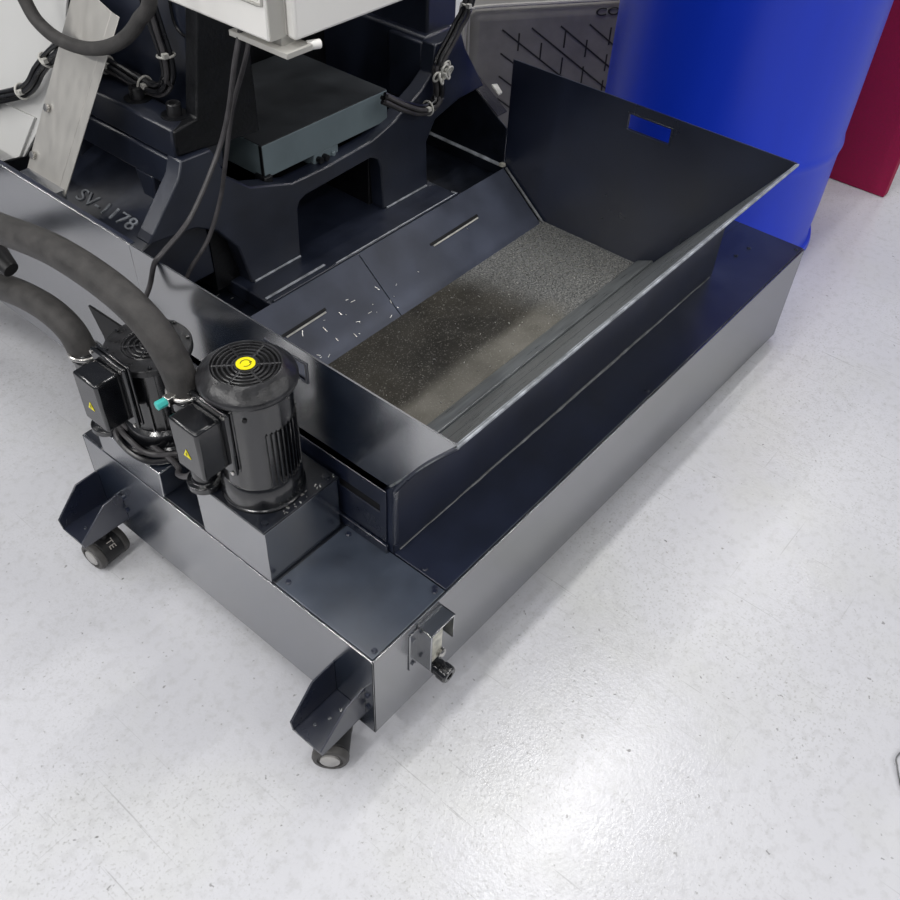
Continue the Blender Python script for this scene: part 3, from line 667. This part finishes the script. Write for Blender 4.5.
for k in range(0, 10):
    s = .15+.068*k; zt_ = .315
    for j in range(3): bar(s, zt_-.012-.075*j-(k % 2)*.03, s, zt_-.060-.075*j-(k % 2)*.03)
gv.build('grid_pattern', 'crate_groove', cr)
text_mesh('CO', 'embossed_lettering', .040, .0015, 'crate_groove', frame(Q(.405, -.001, .346), u, (0, 0, 1)) @ Matrix.Diagonal((1.25, .75, 1, 1)), cr)

tag(MB().tube([(1.432, 1.0, .001), (1.424, 1.0, .30), (1.414, 1.0, .55)], .0028, 10).build('metal_rod', 'white_edge', None), 'thin pale upright rod in front of the dark plastic case', 'rod')
tag(MB().tube(spline([(.62, -.66, .003), (.545, -.612, .003), (.505, -.597, .004), (.487, -.603, .004), (.472, -.612, .003), (.455, -.625, .003), (.41, -.68, .003)], 8), .0013, 8).build('wire_offcut', 'weld', None), 'bent piece of thin grey wire on the floor at the right edge', 'wire')

# loose swarf, far too many slivers to count
def swarf(name, label, n, fn, mat='chip', smin=.0012, smax=.0045, seed=1):
    R = random.Random(seed); b = MB()
    for i in range(n):
        p, q = fn(R); p = Vector(p); L_ = R.uniform(smin, smax); w = R.uniform(.0004, .0009)
        an = R.uniform(0, 2*PI); d = q@Vector((math.cos(an), math.sin(an), R.uniform(-.1, .25))); s = q@Vector((-math.sin(an), math.cos(an), 0)); h_ = q@Vector((0, 0, .0007))
        b.hexa([p-d*L_/2-s*w, p+d*L_/2-s*w, p+d*L_/2+s*w, p-d*L_/2+s*w], [p-d*L_/2-s*w+h_, p+d*L_/2-s*w+h_, p+d*L_/2+s*w+h_, p-d*L_/2+s*w+h_])
    return tag(b.build(name, mat, None, smooth=False), label, 'metal chips', None, 'stuff')
from mathutils import Quaternion
I = Quaternion(); qc = nrm.to_track_quat('Z', 'Y')
def f_tray(R):
    if R.random() < .95: x = 1.065-abs(R.gauss(0, .12)); y = R.uniform(.245, .49)
    else: x = R.uniform(.2, 1.06); y = R.uniform(.245, .48)
    return (min(1.068, max(.16, x)), y, ZF+.0006), I
swarf('metal_chips', 'silver metal chips scattered over the far end of the tray floor', 1500, f_tray, smax=.004, seed=2)
def f_chute(R):
    x = R.gauss(.50, .10) if R.random() < .8 else R.uniform(.3, 1.0); y = R.uniform(.498, .56)
    x = min(1.0, max(.36, x)); return Vector(CH(x, y))+nrm*.0006, qc
swarf('metal_chips', 'few bright chips lying on the sloping chute panels', 26, f_chute, smax=.011, smin=.002, seed=7)
swarf('metal_chips', 'bright chips in the dark gap between pan wall and bed', 90, lambda R: ((R.uniform(.17, .38), R.uniform(.62, .80), .2688), I), smax=.009, seed=5)
swarf('metal_chips', 'chips on the greasy plate around the front pump motor', 60, lambda R: ((R.uniform(.03, .134), R.choice((R.uniform(.192, .203), R.uniform(.306, .33))), .3505), I), smax=.005, seed=6)

# ------------------------------------------------------------------ light
def area(name, loc, sx, sy, power, col=(1, .985, .96)):
    l = bpy.data.lights.new(name, 'AREA'); l.shape = 'RECTANGLE'; l.size = sx; l.size_y = sy; l.energy = power; l.color = col
    o = bpy.data.objects.new(name, l); C.objects.link(o); o.location = loc; return o
for x, p in ((-2.4, 15), (-.6, 15), (1.55, 24), (3.6, 14)): area('ceiling_or_fill_lamp', (x, .2, 3.1), 1.3, .07, p)
for x in (-.6, 1.2, 3.4): area('ceiling_or_fill_lamp', (x, 1.15, 3.1), 1.5, .07, 5.5)
for x, p in ((-2.6, 12), (-.4, 13), (1.8, 14), (4.2, 26)): area('ceiling_or_fill_lamp', (x, -2.1, 3.1), 1.5, .10, p)  # added fill row, brightening the floor beside the tank and its long face
for x in (-2.6, -.2, 2.2, 4.4): area('ceiling_or_fill_lamp', (x, -3.8, 2.9), 1.5, .14, 27)  # made-up far row, put in to light the cabinet's upright faces
for y in (-.5, 1.7, 3.4): area('ceiling_or_fill_lamp', (-3.2, y, 2.9), .14, 1.5, 54)  # added side lamps for the cabinet and other left-facing surfaces
for x, p in ((-1.2, 38), (2.6, 20)): area('ceiling_or_fill_lamp', (x, 3.0, 3.1), 1.5, .14, p)  # invented fill lamps lifting the dim floor at left and back
w = bpy.data.worlds.new('workshop'); bpy.context.scene.world = w; w.use_nodes = True
bg = w.node_tree.nodes['Background']; bg.inputs[0].default_value = (.80, .86, 1.0, 1); bg.inputs[1].default_value = .15

# ------------------------------------------------------------------ camera
yaw, pitch, roll, f = .916468152376835, .7892822835393434, .056477339548665205, 914.9122285331813
cy, sy, cp, sp_ = math.cos(yaw), math.sin(yaw), math.cos(pitch), math.sin(pitch)
fw_ = Vector((sy*cp, cy*cp, -sp_)); r_ = Vector((cy, -sy, 0)); u_ = r_.cross(fw_)
rr = r_*math.cos(roll)+u_*math.sin(roll); uu = -r_*math.sin(roll)+u_*math.cos(roll)
cam = bpy.data.cameras.new('camera'); co = bpy.data.objects.new('camera', cam); C.objects.link(co)
mw = Matrix((rr, uu, -fw_)).transposed().to_4x4(); mw.translation = Vector((-.4502987726, -.4512083767, 1.2749921039)); co.matrix_world = mw
cam.sensor_fit = 'HORIZONTAL'; cam.sensor_width = 36; cam.lens = f/900*36; cam.clip_start = .02; cam.clip_end = 50
sc = bpy.context.scene; sc.camera = co
sc.view_settings.view_transform = 'Standard'; sc.view_settings.look = 'None'; sc.view_settings.gamma = 1; sc.view_settings.use_curve_mapping = False
sc.view_settings.exposure = 0
